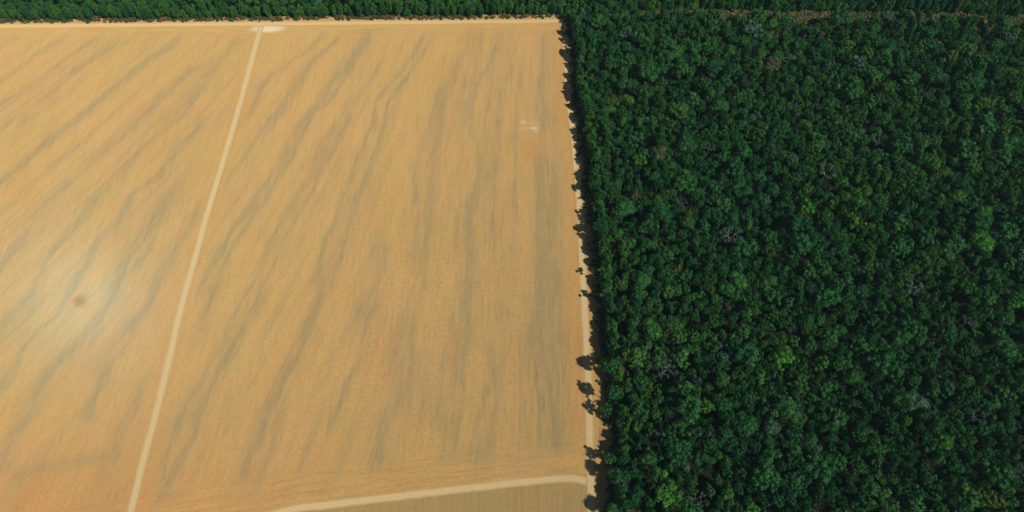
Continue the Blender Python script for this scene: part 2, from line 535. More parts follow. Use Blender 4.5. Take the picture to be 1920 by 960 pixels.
def track(name, pts, w, z, mat, lane=None, wob=0.5, seed=1):
    pts = np.asarray(pts, float)
    seg = np.hypot(*np.diff(pts, axis=0).T)
    s = np.concatenate([[0], np.cumsum(seg)])
    n = int(s[-1] / 2.0) + 2
    t = np.linspace(0, s[-1], n)
    P = np.stack([np.interp(t, s, pts[:, 0]), np.interp(t, s, pts[:, 1])], 1)
    for _ in range(4):                                     # round the corners
        P[1:-1] = (P[:-2] + 2 * P[1:-1] + P[2:]) / 4
    T = np.gradient(P, axis=0)
    T /= np.hypot(T[:, 0], T[:, 1])[:, None]
    Nn = np.stack([-T[:, 1], T[:, 0]], 1)
    P = P + Nn * (wob * (fbm(t / 25, t * 0, seed) - .5))[:, None]
    ks = np.linspace(-1, 1, 13)
    V, A, R = [], [], []
    for k in ks:
        ww = w / 2 * (0.92 + 0.2 * fbm(t / 22 + (k > 0) * 50, t * 0 + 2, seed + 3))
        V.append(np.concatenate([P + Nn * (k * ww)[:, None], np.full((n, 1), z)], 1))
        A.append(np.full(n, abs(k)))
        r = math.exp(-((abs(k) - .42) / .14) ** 2)
        R.append(np.full(n, 1 - r) * (abs(k) < .75))
    V = np.concatenate(V)
    q = np.arange(n * len(ks)).reshape(len(ks), n)
    Fc = np.stack([q[:-1, :-1], q[:-1, 1:], q[1:, 1:], q[1:, :-1]], -1).reshape(-1, 4)[:, ::-1]
    o = mesh_obj(name, V, Fc, mat)
    float_attr(o, "across", np.concatenate(A))
    float_attr(o, "rut", np.concatenate(R))
    o["kind"] = "structure"
    return o


m_track = track_mat("pale_dirt", (0.46, 0.345, 0.165), (0.54, 0.425, 0.235), 0.6)
m_road = track_mat("forest_road_dirt", (0.50, 0.37, 0.175), (0.60, 0.47, 0.26), 0.6)
m_sand = track_mat("far_road_dirt", (0.50, 0.345, 0.150), (0.58, 0.42, 0.20), 0.6)
track("dirt_track", lt_g, 4.8, 0.085, m_track, seed=2)
track("dirt_track", low_g, 4.7, 0.09, m_road, wob=0.8, seed=5)
track("dirt_road", road_g, 5.2, 0.105, m_road, wob=1.2, seed=9)
tx = np.linspace(-700, TOP_B[0] + 6, 40)
track("dirt_road", np.stack([tx, top_y(tx)], 1), 5.0, 0.12, m_sand, wob=0.8, seed=12)
# bare verge soil between road and forest wall
m_verge = track_mat("verge_soil", (0.36, 0.20, 0.085), (0.46, 0.29, 0.13), 0.6, (0.30, 0.18, 0.08))
vy = np.linspace(-80, top_y(50) - 4, 60)
track("verge", np.stack([edge_x(vy) - 4.5, vy], 1), 17, 0.03, m_verge, wob=3, seed=21)
vx = np.linspace(-700, 56, 50)
track("verge", np.stack([vx, top_y(vx) + 4.5], 1), 9, 0.035, m_verge, wob=3, seed=22)
sx = np.linspace(50, 520, 30)

# ------------------------------------------------------------------ materials of the trees
m_leaf, nt = new_mat("foliage")
N = NT(nt)
tint = N.attr("tint", 'INSTANCER')
clump = N.attr("clump")
RAMP = [(0.00, (0.013, 0.078, 0.026)), (0.25, (0.019, 0.098, 0.025)), (0.50, (0.030, 0.118, 0.024)), (0.70, (0.048, 0.134, 0.024)),
        (0.80, (0.046, 0.165, 0.018)), (0.86, (0.080, 0.118, 0.024)), (0.92, (0.070, 0.078, 0.036)), (1.00, (0.058, 0.125, 0.076))]
col = N.ramp(tint, RAMP)
hv = N.n("ShaderNodeHueSaturation")
N.put(hv.inputs["Hue"], N.math('MULTIPLY_ADD', clump, -0.035, 0.517))
N.put(hv.inputs["Value"], N.math('MULTIPLY_ADD', clump, 1.0, 0.5))
N.put(hv.inputs["Color"], col)
col = hv.outputs[0]
p = N.surf(col, 0.6, 0.12)
tr = N.n("ShaderNodeBsdfTranslucent")
N.put(tr.inputs[0], N.mix(0.5, col, (0.05, 0.12, 0.01)))
mx = N.n("ShaderNodeMixShader")
mx.inputs[0].default_value = 0.12
nt.links.new(p.outputs[0], mx.inputs[1])
nt.links.new(tr.outputs[0], mx.inputs[2])
nt.links.new(mx.outputs[0], [n for n in nt.nodes if n.type == 'OUTPUT_MATERIAL'][0].inputs[0])

m_bark, nt = new_mat("bark")
N = NT(nt)
co = N.n("ShaderNodeTexCoord").outputs["Object"]
N.surf(N.mix(N.noise(N.mapping(co, (2, 2, .5)), 1.5, 4), (0.050, 0.045, 0.034), (0.11, 0.10, 0.075)), 0.9, 0.1)
m_pale, nt = new_mat("pale_bark")
N = NT(nt)
co = N.n("ShaderNodeTexCoord").outputs["Object"]
N.surf(N.mix(N.noise(N.mapping(co, (2, 2, .5)), 1.5, 4), (0.10, 0.115, 0.09), (0.20, 0.22, 0.18)), 0.85, 0.1)

# ------------------------------------------------------------------ tree meshes
ico_v, ico_f = None, None
bm = bmesh.new()
bmesh.ops.create_icosphere(bm, subdivisions=1, radius=1.0)
ico_v = np.array([v.co[:] for v in bm.verts])
ico_f = np.array([[v.index for v in f.verts] for f in bm.faces])
bm.free()


def crown_mesh(name, blobs, leaves, size, r, core=0.80):
    """blobs: list of (centre, radius, squash). leaf-sized blades over every lump, a loose dark core inside"""
    V, Fq, A = [], [], []
    nv = 0
    quads, tris = [], []
    for (c, rad, sq) in blobs:
        tone = np.clip(r.normal(0.5, 0.17), 0.05, 1)
        # core lump
        jit = 1 + 0.28 * (r.random(len(ico_v)) - .5)
        cv = ico_v * (rad * core * jit)[:, None] * np.array([1, 1, sq]) + c
        V.append(cv)
        tris.append(ico_f + nv)
        A.append(np.full(len(cv), tone * 0.75))
        nv += len(cv)
        # leaves
        n = max(12, int(leaves * (rad / 1.3) ** 2))
        d = r.normal(size=(n, 3))
        d[:, 2] = d[:, 2] * 0.9 + 0.35
        d /= np.linalg.norm(d, axis=1)[:, None]
        pos = c + d * (rad * (0.74 + 0.44 * r.random(n)))[:, None] * np.array([1, 1, sq])
        nrm = d + 0.55 * r.normal(size=(n, 3))
        nrm /= np.linalg.norm(nrm, axis=1)[:, None]
        t = np.cross(nrm, r.normal(size=(n, 3)))
        t /= np.linalg.norm(t, axis=1)[:, None]
        b = np.cross(nrm, t)
        s = (size * (0.6 + 0.8 * r.random(n)))[:, None]
        q = np.stack([pos + t * s, pos + b * s * 0.65 + nrm * s * .12, pos - t * s, pos - b * s * 0.65 + nrm * s * .12], 1).reshape(-1, 3)
        V.append(q)
        quads.append(np.arange(n * 4).reshape(n, 4) + nv)
        A.append(np.repeat(np.clip(tone + 0.16 * r.normal(size=n), 0, 1.2), 4))
        nv += n * 4
    V = np.concatenate(V)
    faces = [tuple(f) for f in np.concatenate(tris)] + [tuple(f) for f in np.concatenate(quads)]
    o = mesh_obj(name, V, faces, m_leaf)
    float_attr(o, "clump", np.concatenate(A))
    return o


def tube(path, radii, k=6):
    path = np.asarray(path, float)
    V, Fq = [], []
    n = len(path)
    for i in range(n):
        t = path[min(i + 1, n - 1)] - path[max(i - 1, 0)]
        t /= np.linalg.norm(t)
        a = np.cross(t, [0.3, 0.9, 0.1])
        a /= np.linalg.norm(a)
        b = np.cross(t, a)
        for j in range(k):
            an = 2 * math.pi * j / k
            V.append(path[i] + radii[i] * (math.cos(an) * a + math.sin(an) * b))
    for i in range(n - 1):
        for j in range(k):
            Fq.append([i * k + j, i * k + (j + 1) % k, (i + 1) * k + (j + 1) % k, (i + 1) * k + j])
    return np.array(V), np.array(Fq)


def join_tubes(name, tubes, mat):
    V, Fq, n = [], [], 0
    for v, f in tubes:
        V.append(v)
        Fq.append(f + n)
        n += len(v)
    return mesh_obj(name, np.concatenate(V), np.concatenate(Fq), mat, smooth=True)


def limbs(r, base_h, tips, r0=0.32, mat=None, name="trunk", lean=0.6):
    """tapered trunk with limbs that reach into the crown's lumps"""
    top = np.array([lean * (r.random() - .5) * 2, lean * (r.random() - .5) * 2, base_h])
    mid = top * .5 + np.array([.25 * r.normal(), .25 * r.normal(), 0])
    tb = [tube([[0, 0, -0.3], [mid[0] * .3, mid[1] * .3, base_h * .1], mid, top], [r0 * 1.5, r0 * 1.05, r0 * .85, r0 * .65], 7)]
    for tp in tips:
        tp = np.asarray(tp, float)
        m1 = top + (tp - top) * .5 + np.array([0, 0, 0.6]) + r.normal(size=3) * .25
        tb.append(tube([top - [0, 0, .3], m1, tp], [r0 * .55, r0 * .3, r0 * .1], 5))
    return join_tubes(name, tb, mat or m_bark)


def make_form(kind, seed):
    """one form of forest tree about 18 m tall, crown radius about 5 m; returns (crown, trunk)"""
    r = np.random.default_rng(seed)
    blobs = []
    if kind == 'round':
        nb, R, hz, z0, br, sq = 24, 4.0, 3.6, 13.0, (1.0, 1.8), .9
    elif kind == 'flat':
        nb, R, hz, z0, br, sq = 30, 4.9, 1.8, 15.0, (.9, 1.7), .75
    elif kind == 'oval':
        nb, R, hz, z0, br, sq = 26, 3.0, 4.6, 13.0, (.8, 1.6), .95
    elif kind == 'ragged':
        nb, R, hz, z0, br, sq = 19, 4.6, 3.0, 13.0, (.8, 2.1), .85
    elif kind == 'dome':
        nb, R, hz, z0, br, sq = 13, 3.3, 2.6, 13.0, (1.7, 2.7), .9
    elif kind == 'full':                  # leafy down to the ground, as edge trees are
        nb, R, hz, z0, br, sq = 52, 3.8, 6.4, 9.8, (.9, 1.8), .95
    else:
        nb, R, hz, z0, br, sq = 22, 3.7, 3.4, 12.3, (.8, 1.6), .9
    ell = 1 + 0.3 * (r.random() - .5)
    ph = r.random() * 9
    for i in range(nb):
        # even spread over the upper dome (golden spiral), then jitter
        zz = 1 - (i + 0.5) / nb * (1.85 if kind == 'full' else 1.25)
        an = i * 2.39996 + ph
        rr = math.sqrt(max(0.02, 1 - zz * zz))
        lob = 1 + 0.22 * math.sin(3 * an + ph) + 0.12 * r.normal()
        c = np.array([math.cos(an) * rr * R * lob * ell, math.sin(an) * rr * R * lob / ell, z0 + zz * hz * (1 + .12 * r.normal())])
        c += r.normal(size=3) * np.array([.35, .35, .35])
        if kind == 'ragged' and r.random() < .2:
            c[:2] *= 1.25
        blobs.append((c, r.uniform(*br), sq))
    blobs.append((np.array([0, 0, z0]), R * .6, .8))
    cr = crown_mesh("crown", blobs, 46, 0.36, r)
    tips = [blobs[k][0] for k in r.choice(nb, 6, replace=False)]
    tk = limbs(r, z0 - hz * .9, tips)
    return cr, tk


FORMS = ['round', 'flat', 'oval', 'ragged', 'small', 'dome', 'ragged', 'flat', 'oval', 'dome', 'small', 'ragged', 'dome', 'round', 'dome', 'full', 'full', 'full']
forms = [make_form(k, 100 + i) for i, k in enumerate(FORMS)]
NF = len(forms)


def leafless_form(seed):
    """pale, nearly bare tree: forked branches with a few grey-green tufts"""
    r = np.random.default_rng(seed)
    tb = [tube([[0, 0, -.3], [.2, .1, 6], [0, .2, 11]], [.45, .36, .28], 7)]
    blobs = []

    def grow(p, d, ln, rad, lev):
        q = p + d * ln * .5 + r.normal(size=3) * .15
        e = p + d * ln
        tb.append(tube([p, q, e], [rad, rad * .8, rad * .6], 4))
        if lev == 0:
            blobs.append((e, r.uniform(.6, 1.25), .7))
            return
        for _ in range(3 if lev > 1 else 2):
            nd = d * .8 + r.normal(size=3) * .5
            nd[2] = abs(nd[2]) * .5 + .25
            nd /= np.linalg.norm(nd)
            grow(e, nd, ln * r.uniform(.6, .85), rad * .58, lev - 1)
    for k in range(4):
        an = k * 1.57 + r.random()
        d = np.array([math.cos(an) * .65, math.sin(an) * .65, .75])
        grow(np.array([0, .2, 10.7]), d / np.linalg.norm(d), 2.6, .22, 2)
    tk = join_tubes("trunk", tb, m_pale)
    cr = crown_mesh("crown", blobs, 16, 0.30, r, core=.35)
    return cr, tk


bare_forms = [leafless_form(300 + i) for i in range(3)]


def slender_form(seed, hh):
    """tall thin pale trunk with a small tuft of crown, standing at the forest edge"""
    r = np.random.default_rng(seed)
    blobs = []
    for i in range(9):
        c = np.array([r.normal() * 1.1, r.normal() * 1.1, hh - 1.2 - r.random() * 3.2])
        blobs.append((c, r.uniform(.7, 1.25), .8))
    cr = crown_mesh("crown", blobs, 40, 0.36, r)
    tk = limbs(r, hh - 3.5, [b[0] for b in blobs[:5]], r0=.24, mat=m_pale, lean=.9)
    return cr, tk


slender_forms = [slender_form(500, 19), slender_form(501, 15)]
proto_used = set()


def place_tree(form, x, y, rz, sc, zs, tint, label, cat, group, key):
    root = bpy.data.objects.new("forest_tree" if cat == "tree" else cat.replace(' ', '_'), None)
    root.location = (x, y, 0)
    root.rotation_euler = (0, 0, rz)
    root.scale = (sc, sc, sc * zs)
    root["label"], root["category"] = label, cat
    if group:
        root["group"] = group
    C.objects.link(root)
    for ch in form:
        if key in proto_used:
            c = ch.copy()
            C.objects.link(c)
        else:
            c = ch
        c.parent = root
        c["tint"] = float(tint)
    proto_used.add(key)
    return root


# ------------------------------------------------------------------ where the trees stand
def project(x, y, z):
    dz = H - z
    dep = y * CT + dz * ST
    return 960 + F * x / dep, 480 + F * (dz * CT - y * ST) / dep, dep


SUNV = np.array([to_sun.x, to_sun.y]) / to_sun.z         # horizontal offset per metre of height, towards the sun

# special edge trees: crown-shadow centre in the photograph, height of the crown's middle, form, scale
EDGE = [
    # (shadow px, h, form kind, index, scale, label)
    ((1102, 680), 16.0, 'f', 0, 0.98, "broad round tree at the forest edge whose shadow bulges furthest onto the dirt road"),
    ((1101, 730), 17.5, 'f', 8, 0.92, "tall oval tree at the forest edge just nearer than the round shadow on the road"),
    ((1113, 877), 15.0, 'f', 5, 0.80, "round tree at the forest edge beside the meeting of the two dirt tracks"),
    ((1089, 508), 17.0, 's', 0, 0.95, "slender pale trunked tree at the forest edge throwing a thin shadow, at mid height"),
    ((1095, 549), 16.0, 's', 1, 1.02, "slender tree at the forest edge with a short stubby shadow on the road verge"),
    ((1086, 428), 15.5, 'f', 10, 0.72, "small bushy tree standing out of the forest edge, just above mid height"),
    ((1083, 397), 14.0, 's', 1, 0.8, "short slender tree at the forest edge with a tuft of leaves"),
    ((1084, 352), 14.0, 'f', 6, 0.6, "small ragged tree at the forest edge above the middle of the road"),
    ((1085, 255), 12.0, 'f', 1, 0.55, "low flat crowned tree on the bare verge where the road bends towards the forest"),
    ((1062, 88), 14.0, 's', 0, 0.75, "slender tree near the far corner of the field, second from the corner"),
    ((1057, 45), 12.0, 's', 1, 0.78, "slender tree at the very far corner of the field beside the road junction"),
    ((1066, 186), 12.0, 'f', 4, 0.6, "small bushy tree at the far part of the forest edge with a pointed shadow"),
    ((1106, 762), 11.5, 'f', 3, 0.62, "small ragged tree in the shaded verge of the forest edge"),
    ((1111, 850), 11.0, 'f', 11, 0.62, "small ragged tree on the verge close to the lower dirt track"),
    ((1110, 945), 13.0, 'f', 9, 0.75, "round tree at the forest edge at the very bottom of the road"),
]
taken = []
edge_objs = []
for (px, h, kd, k, sc, lab) in EDGE:
    g = ground_at(*px)
    bx, by = g[0] + SUNV[0] * h, g[1] + SUNV[1] * h
    edge_objs.append((bx, by, kd, k, sc, lab, h))
    taken.append((bx, by, (4.6 if kd == 'f' else 1.8) * sc))

cell = 6.0
gridh = {}


def near(x, y, r, fac):
    i, j = int(x // cell), int(y // cell)
    for a in range(i - 2, i + 3):
        for b in range(j - 2, j + 3):
            for (px, py, pr) in gridh.get((a, b), ()):
                if (px - x) ** 2 + (py - y) ** 2 < (fac * (r + pr)) ** 2:
                    return True
    return False


def add(x, y, r):
    gridh.setdefault((int(x // cell), int(y // cell)), []).append((x, y, r))


for t in taken:
    add(*t)
XR, YR0, YR1 = 640, -60, 720
trees = []                                    # x, y, crown radius


def forest_ok(x, y, r):
    """inside one of the two forest blocks"""
    if y > top_y(x) + 6.0 and x <= 54:
        return True
    if x > edge_x(y) + max(0.0, r - 3.5) and y <= 480:
        if x > 54:
            g_ = min(1, max(0, (x - 100) / 60.0))
            dd = y - strip_y(x)
            return dd > 3 + 4 * g_ or dd < 2 - g_ * (15 + 6 * math.sin(x / 31.0) + 5 * math.sin(x / 9.0))
        return y < top_y(x) + 13
    if x > 54 and y > 440:
        d = y - strip_y(x)
        return d > 7
    return False


def visible_band(x, y):
    px, py, dep = project(x, y, 15)
    return -260 < px < 2300 and -260 < py < 1150


# the close rank of low-branching trees that forms the forest's wall
yv = -55.0
while yv < 448:
    r_ = rng.uniform(2.5, 3.5)
    x_ = edge_x(yv) + rng.uniform(0.5, 3.5) + (r_ - 2.5)
    if not near(x_, yv, r_, 0.5):
        add(x_, yv, r_)
        trees.append((x_, yv, r_))
    yv += rng.uniform(2.8, 4.6)
n_rank = len(trees)
for (r0, r1, tries, fac) in ((4.5, 7.0, 900, 0.90), (2.8, 4.5, 9000, 0.84), (1.95, 2.8, 100000, 0.82), (1.45, 1.95, 140000, 0.92)):
    xs = rng.uniform(-560, XR, tries)
    ys = rng.uniform(YR0, 600, tries)
    rs = rng.uniform(r0, r1, tries)
    for x_, y_, r_ in zip(xs, ys, rs):
        if not visible_band(x_, y_):
            continue
        if r_ > 2.9 and y_ > 445:
            continue
        if not forest_ok(x_, y_, r_):
            continue
        # a few deeper holes in the canopy
        if fbm(np.array([x_ / 14]), np.array([y_ / 14]), 99, 2)[0] > 0.80:
            continue
        if near(x_, y_, r_, fac):
            continue
        add(x_, y_, r_)
        trees.append((x_, y_, r_))
trees = np.array(trees)
print("TREES", len(trees))
nT = len(trees)
hn = fbm(trees[:, 0] / 22, trees[:, 1] / 22, 61, 3)
tints = np.clip(rng.normal(0.38, 0.17, nT) + 0.5 * (fbm(trees[:, 0] / 55, trees[:, 1] / 55, 67, 2) - .5) + 0.32 * (trees[:, 1] > 440) * (trees[:, 0] < 60), 0.0, 0.74)  # far belt beyond the field: haze and sunlit side put into a lighter tint
u = rng.random(nT)
tints[u < 0.018] = 0.80
tints[(u > 0.018) & (u < 0.024)] = 0.86
tints[(u > 0.024) & (u < 0.029)] = 0.92
tints[(u > 0.029) & (u < 0.048)] = 1.0
fidx = rng.integers(0, NF - 3, nT)
rim = (trees[:, 0] < edge_x(trees[:, 1]) + 9) & (trees[:, 1] < 470) | (trees[:, 1] > top_y(trees[:, 0]) - 1) & (trees[:, 1] < top_y(trees[:, 0]) + 12) & (trees[:, 0] < 70)
rim |= (trees[:, 0] > 90) & (trees[:, 1] > strip_y(trees[:, 0])) & (trees[:, 1] < strip_y(trees[:, 0]) + 16)
fidx[rim] = NF - 3 + rng.integers(0, 3, int(rim.sum()))
rots = rng.random(nT) * 6.283
rad0 = {'round': 5.2, 'flat': 6.0, 'oval': 4.0, 'ragged': 5.6, 'small': 4.7, 'full': 5.0, 'dome': 5.3}
scl = trees[:, 2] * 1.12 / np.array([rad0[FORMS[k]] for k in fidx])
tall = np.clip(11.9 + 1.6 * trees[:, 2] + 5 * (hn - .5) + rng.normal(0, 2.6, nT), 8, 29)
tall[:n_rank] = np.clip(rng.normal(15.5, 2.4, n_rank), 10, 21)
farb = (trees[:, 1] > 445)
tall = np.where(farb, tall * 0.74 * (0.75 + 0.5 * rng.random(nT)), tall)
tints = np.where(farb & (tints < 0.75), np.clip(tints + 0.22 * rng.normal(size=nT), 0.1, 0.76), tints)
zs = np.clip(tall / (17.0 * scl), 0.7, 1.9)
bare = (np.random.default_rng(77).random(nT) < 0.035) & (trees[:, 2] > 2.7) & (np.arange(nT) >= n_rank)

# apparent size decides which 300 become trees of their own
px, py, dep = project(trees[:, 0], trees[:, 1], tall)
app = trees[:, 2] / dep
app[(px < 5) | (px > 1915) | (py < 5) | (py > 990)] = 0
ok_b = np.where(bare & (app > 0))[0]
ok_b = ok_b[np.argsort(-app[ok_b])][:32]
own_bare = set(ok_b.tolist())
app2 = app.copy()
app2[bare] = 0
own = np.argsort(-app2)[:296 - len(edge_objs)]
own_set = set(own.tolist())

NAMES = [(0.10, "blackish green"), (0.28, "dark green"), (0.46, "deep green"), (0.64, "mid green"), (0.79, "fresh green"),
         (0.83, "lime green"), (0.89, "olive yellow"), (0.96, "brownish olive"), (1.01, "pale grey green")]
SHAPE = {'round': "round crowned", 'flat': "flat crowned", 'oval': "narrow crowned", 'ragged': "ragged", 'small': "bushy", 'full': "low branching", 'dome': "smooth domed"}


def tone_name(t):
    for lim, nm in NAMES:
        if t <= lim:
            return nm
    return NAMES[-1][1]


def where(px, py):
    if py > 640:
        a = "lower"
    elif py > 320:
        a = "middle"
    else:
        a = "upper"
    return a


own_list = [int(i) for i in own]


def place_words(px, py):
    rows = ((890, "at the bottom edge"), (760, "low in the photo"), (620, "below mid height"), (460, "at mid height"),
            (300, "above mid height"), (150, "high in the photo"), (-999, "near the top"))
    row = next(w for lim, w in rows if py > lim)
    cols = ((1180, "beside the shaded verge"), (1290, "left part"), (1420, "centre left"), (1560, "forest centre"), (1700, "centre right"),
            (1820, "right part"), (9999, "right edge"))
    if px < 1060:
        return "beyond the field, " + ("far left" if px < 350 else "above the field's middle" if px < 700 else "towards the forest corner")
    return row + ", " + next(w for lim, w in cols if px < lim)


def unique_labels(items):
    """items: [(index, px, base label)] -> {index: label}, look-alikes told apart by their order from the left"""
    by = {}
    for i, x_, b in items:
        by.setdefault(b, []).append((x_, i))
    out = {}
    num = ["two", "three", "four", "five", "six"]
    for b, lst in by.items():
        lst.sort()
        n = len(lst)
        for q, (x_, i) in enumerate(lst):
            if n == 1:
                out[i] = b
            elif q == 0:
                out[i] = b + ", leftmost alike"
            elif q == n - 1:
                out[i] = b + ", rightmost alike"
            else:
                out[i] = b + ", " + ["", "second", "third", "fourth", "fifth", "sixth", "seventh"][min(q, 6)] + " alike"
    return out


items = []
for i in own_list:
    big = "big" if trees[i, 2] > 5.5 else ("medium" if trees[i, 2] > 4.6 else "small")
    items.append((i, px[i], f"{big} {tone_name(tints[i])} {SHAPE[FORMS[int(fidx[i])]]} tree, {place_words(px[i], py[i])}"))
own_labels = unique_labels(items)
bare_labels = unique_labels([(int(i), px[i], f"pale leafless tree, forked branches, {place_words(px[i], py[i])}") for i in ok_b])
for i in own_list:
    k = int(fidx[i])
    lab = own_labels[i]
    place_tree(forms[k], trees[i, 0], trees[i, 1], rots[i], scl[i], zs[i], tints[i], lab, "tree", "trees of the dense forest canopy", ('f', k))
for n_, (bx, by, kd, k, sc, lab, h) in enumerate(edge_objs):
    if kd == 'f':
        fm, key, zc = forms[k], ('f', k), 13.5
    else:
        fm, key, zc = slender_forms[k], ('s', k), (16.5, 12.5)[k]
    place_tree(fm, bx, by, n_ * 1.3, sc, h / (zc * sc), 0.22 + 0.05 * (n_ % 5), lab, "tree", "trees standing out along the forest edge", key)
for n_, i in enumerate(ok_b):
    k = n_ % 3
    s = trees[i, 2] / 4.6
    place_tree(bare_forms[k], trees[i, 0], trees[i, 1], rots[i], s, np.clip(tall[i] * 1.0 / (16.0 * s), .7, 1.6), 1.0,
               bare_labels[int(i)], "bare tree",
               "pale nearly leafless trees in the forest", ('b', k))

# any form not used as an individual yet still needs an owner: give it the next largest tree
rest = [i for i in range(nT) if i not in own_set and i not in own_bare]
for k in range(NF):
    if ('f', k) not in proto_used:
        j = next(i for i in rest if app[i] > 0)
        place_tree(forms[k], trees[j, 0], trees[j, 1], 0, scl[j], zs[j], tints[j], f"{tone_name(tints[j])} {SHAPE[FORMS[k]]} tree of middling size, {place_words(px[j], py[j])}", "tree", "trees of the dense forest canopy", ('f', k))
        rest.remove(j)
rest = np.array(rest)
for fams, kk in ((bare_forms, 'b'), (slender_forms, 's')):
    for k, fm in enumerate(fams):
        if (kk, k) not in proto_used:
            for o in fm:
                bpy.data.objects.remove(o)

# ------------------------------------------------------------------ geometry-node mass: the other trees, and the undergrowth
def instancer(name, P, R, Sc, T, objs_sets, kind="stuff", pick=None):
    """one object whose points carry copies of the given meshes"""
    me = bpy.data.meshes.new(name)
    me.vertices.add(len(P))
    me.vertices.foreach_set("co", np.asarray(P, np.float32).ravel())
    for nm, typ, dat, key in (("rot", 'FLOAT_VECTOR', R, "vector"), ("scl", 'FLOAT_VECTOR', Sc, "vector"), ("tint", 'FLOAT', T, "value")):
        a = me.attributes.new(nm, typ, 'POINT')
        a.data.foreach_set(key, np.asarray(dat, np.float32).ravel())
    a = me.attributes.new("pick", 'INT', 'POINT')
    a.data.foreach_set("value", (pick if pick is not None else rng.integers(0, len(objs_sets), len(P))).astype(np.int32))
    o = bpy.data.objects.new(name, me)
    C.objects.link(o)
    ng = bpy.data.node_groups.new(name + "_nodes", 'GeometryNodeTree')
    ng.interface.new_socket("Geometry", in_out='INPUT', socket_type='NodeSocketGeometry')
    ng.interface.new_socket("Geometry", in_out='OUTPUT', socket_type='NodeSocketGeometry')
    L = ng.links
    gi, go = ng.nodes.new("NodeGroupInput"), ng.nodes.new("NodeGroupOutput")
    lst = ng.nodes.new("GeometryNodeJoinGeometry")
    for st in objs_sets[::-1]:
        j = ng.nodes.new("GeometryNodeJoinGeometry")
        for ob in st:
            oi = ng.nodes.new("GeometryNodeObjectInfo")
            oi.transform_space = 'ORIGINAL'
            oi.inputs["Object"].default_value = ob
            L.new(oi.outputs["Geometry"], j.inputs[0])
        g2i = ng.nodes.new("GeometryNodeGeometryToInstance")
        L.new(j.outputs[0], g2i.inputs[0])
        L.new(g2i.outputs[0], lst.inputs[0])
    iop = ng.nodes.new("GeometryNodeInstanceOnPoints")

    def named(nm, dt):
        a = ng.nodes.new("GeometryNodeInputNamedAttribute")
        a.data_type = dt
        a.inputs["Name"].default_value = nm
        return a.outputs[0]
    L.new(gi.outputs[0], iop.inputs["Points"])
    L.new(lst.outputs[0], iop.inputs["Instance"])
    iop.inputs["Pick Instance"].default_value = True
    L.new(named("pick", 'INT'), iop.inputs["Instance Index"])
    L.new(named("rot", 'FLOAT_VECTOR'), iop.inputs["Rotation"])
    L.new(named("scl", 'FLOAT_VECTOR'), iop.inputs["Scale"])
    L.new(iop.outputs[0], go.inputs[0])
    md = o.modifiers.new("copies", 'NODES')
    md.node_group = ng
    o["kind"] = kind
    return o


jr = rest
P = np.stack([trees[jr, 0], trees[jr, 1], np.zeros(len(jr))], 1)
R = np.zeros((len(jr), 3))
R[:, 2] = rots[jr]
R[:, :2] = rng.normal(0, .04, (len(jr), 2))
s_ = scl[jr]
Sc = np.stack([s_, s_, np.clip(tall[jr] / 17.0, .5, 1.6)], 1)
fo = instancer("forest", P, R, Sc, tints[jr], forms, pick=fidx[jr])
fo["label"], fo["category"] = "dense dark green forest canopy, the trees between and beyond the largest ones", "forest"

# undergrowth: low shrubs along the forest edge, in the clearing strip and under the gaps
m_scrub, nt = new_mat("scrub_leaves")
N = NT(nt)
tint = N.attr("tint", 'INSTANCER')
col = N.ramp(tint, [(0.0, (0.030, 0.070, 0.025)), (0.5, (0.075, 0.085, 0.030)), (0.8, (0.16, 0.095, 0.045)), (1.0, (0.19, 0.12, 0.06))])
N.surf(col, 0.7, 0.1)


def shrub_mesh(seed):
    r = np.random.default_rng(seed)
    bl = [(np.array([r.normal() * .8, r.normal() * .8, .7 + r.random() * .9]), r.uniform(.6, 1.1), .8) for _ in range(6)]
    o = crown_mesh("scrub_tuft", bl, 30, 0.26, r)
    o.data.materials.clear()
    o.data.materials.append(m_scrub)
    return o


tufts = [shrub_mesh(800 + i) for i in range(3)]
pts = []
for _ in range(5200):                                    # clearing strip
    x_ = rng.uniform(60, 560)
    y_ = strip_y(x_) - 4 + rng.normal(0, 9)
    pts.append((x_, y_, rng.uniform(.6, 2.0), np.clip(rng.normal(.42, .3), 0, 1)))
for _ in range(2200):                                    # verge along the forest road
    y_ = rng.uniform(-60, 460)
    x_ = edge_x(y_) + rng.normal(0.5, 2.6)
    pts.append((x_, y_, rng.uniform(.35, 1.3), np.clip(rng.normal(.25, .3), 0, 1)))
for _ in range(700):                                   # foot of the far forest wall
    x_ = rng.uniform(-600, 60)
    y_ = top_y(x_) + 4.5 + rng.exponential(1.6)
    pts.append((x_, y_, rng.uniform(.4, 1.5), np.clip(rng.normal(.45, .3), 0, 1)))
pts = np.array(pts)
tk = tufts[0]
# the three tufts are real shrubs at the forest edge; their copies are the scrub
for n_, o in enumerate(tufts):
    yy_ = (150, 235, 330)[n_]
    o.name = "shrub"
    o.location = (edge_x(yy_) - 5, yy_, 0)
    o["tint"] = (.2, .6, .4)[n_]
    o["label"] = ("low green shrub on the bare verge beside the forest road, near the lower tracks",
                  "low brownish shrub on the bare verge halfway along the forest road",
                  "low olive shrub on the bare verge towards the far end of the forest road")[n_]
    o["category"] = "shrub"
sR = np.zeros((len(pts), 3))
sR[:, 2] = rng.random(len(pts)) * 6.28
un = instancer("undergrowth", np.stack([pts[:, 0], pts[:, 1], np.zeros(len(pts))], 1), sR, np.repeat(pts[:, 2:3], 3, 1), pts[:, 3], [(t,) for t in tufts])
un["label"], un["category"] = "low brown and green scrub at the foot of the forest and in the cleared strip", "undergrowth"

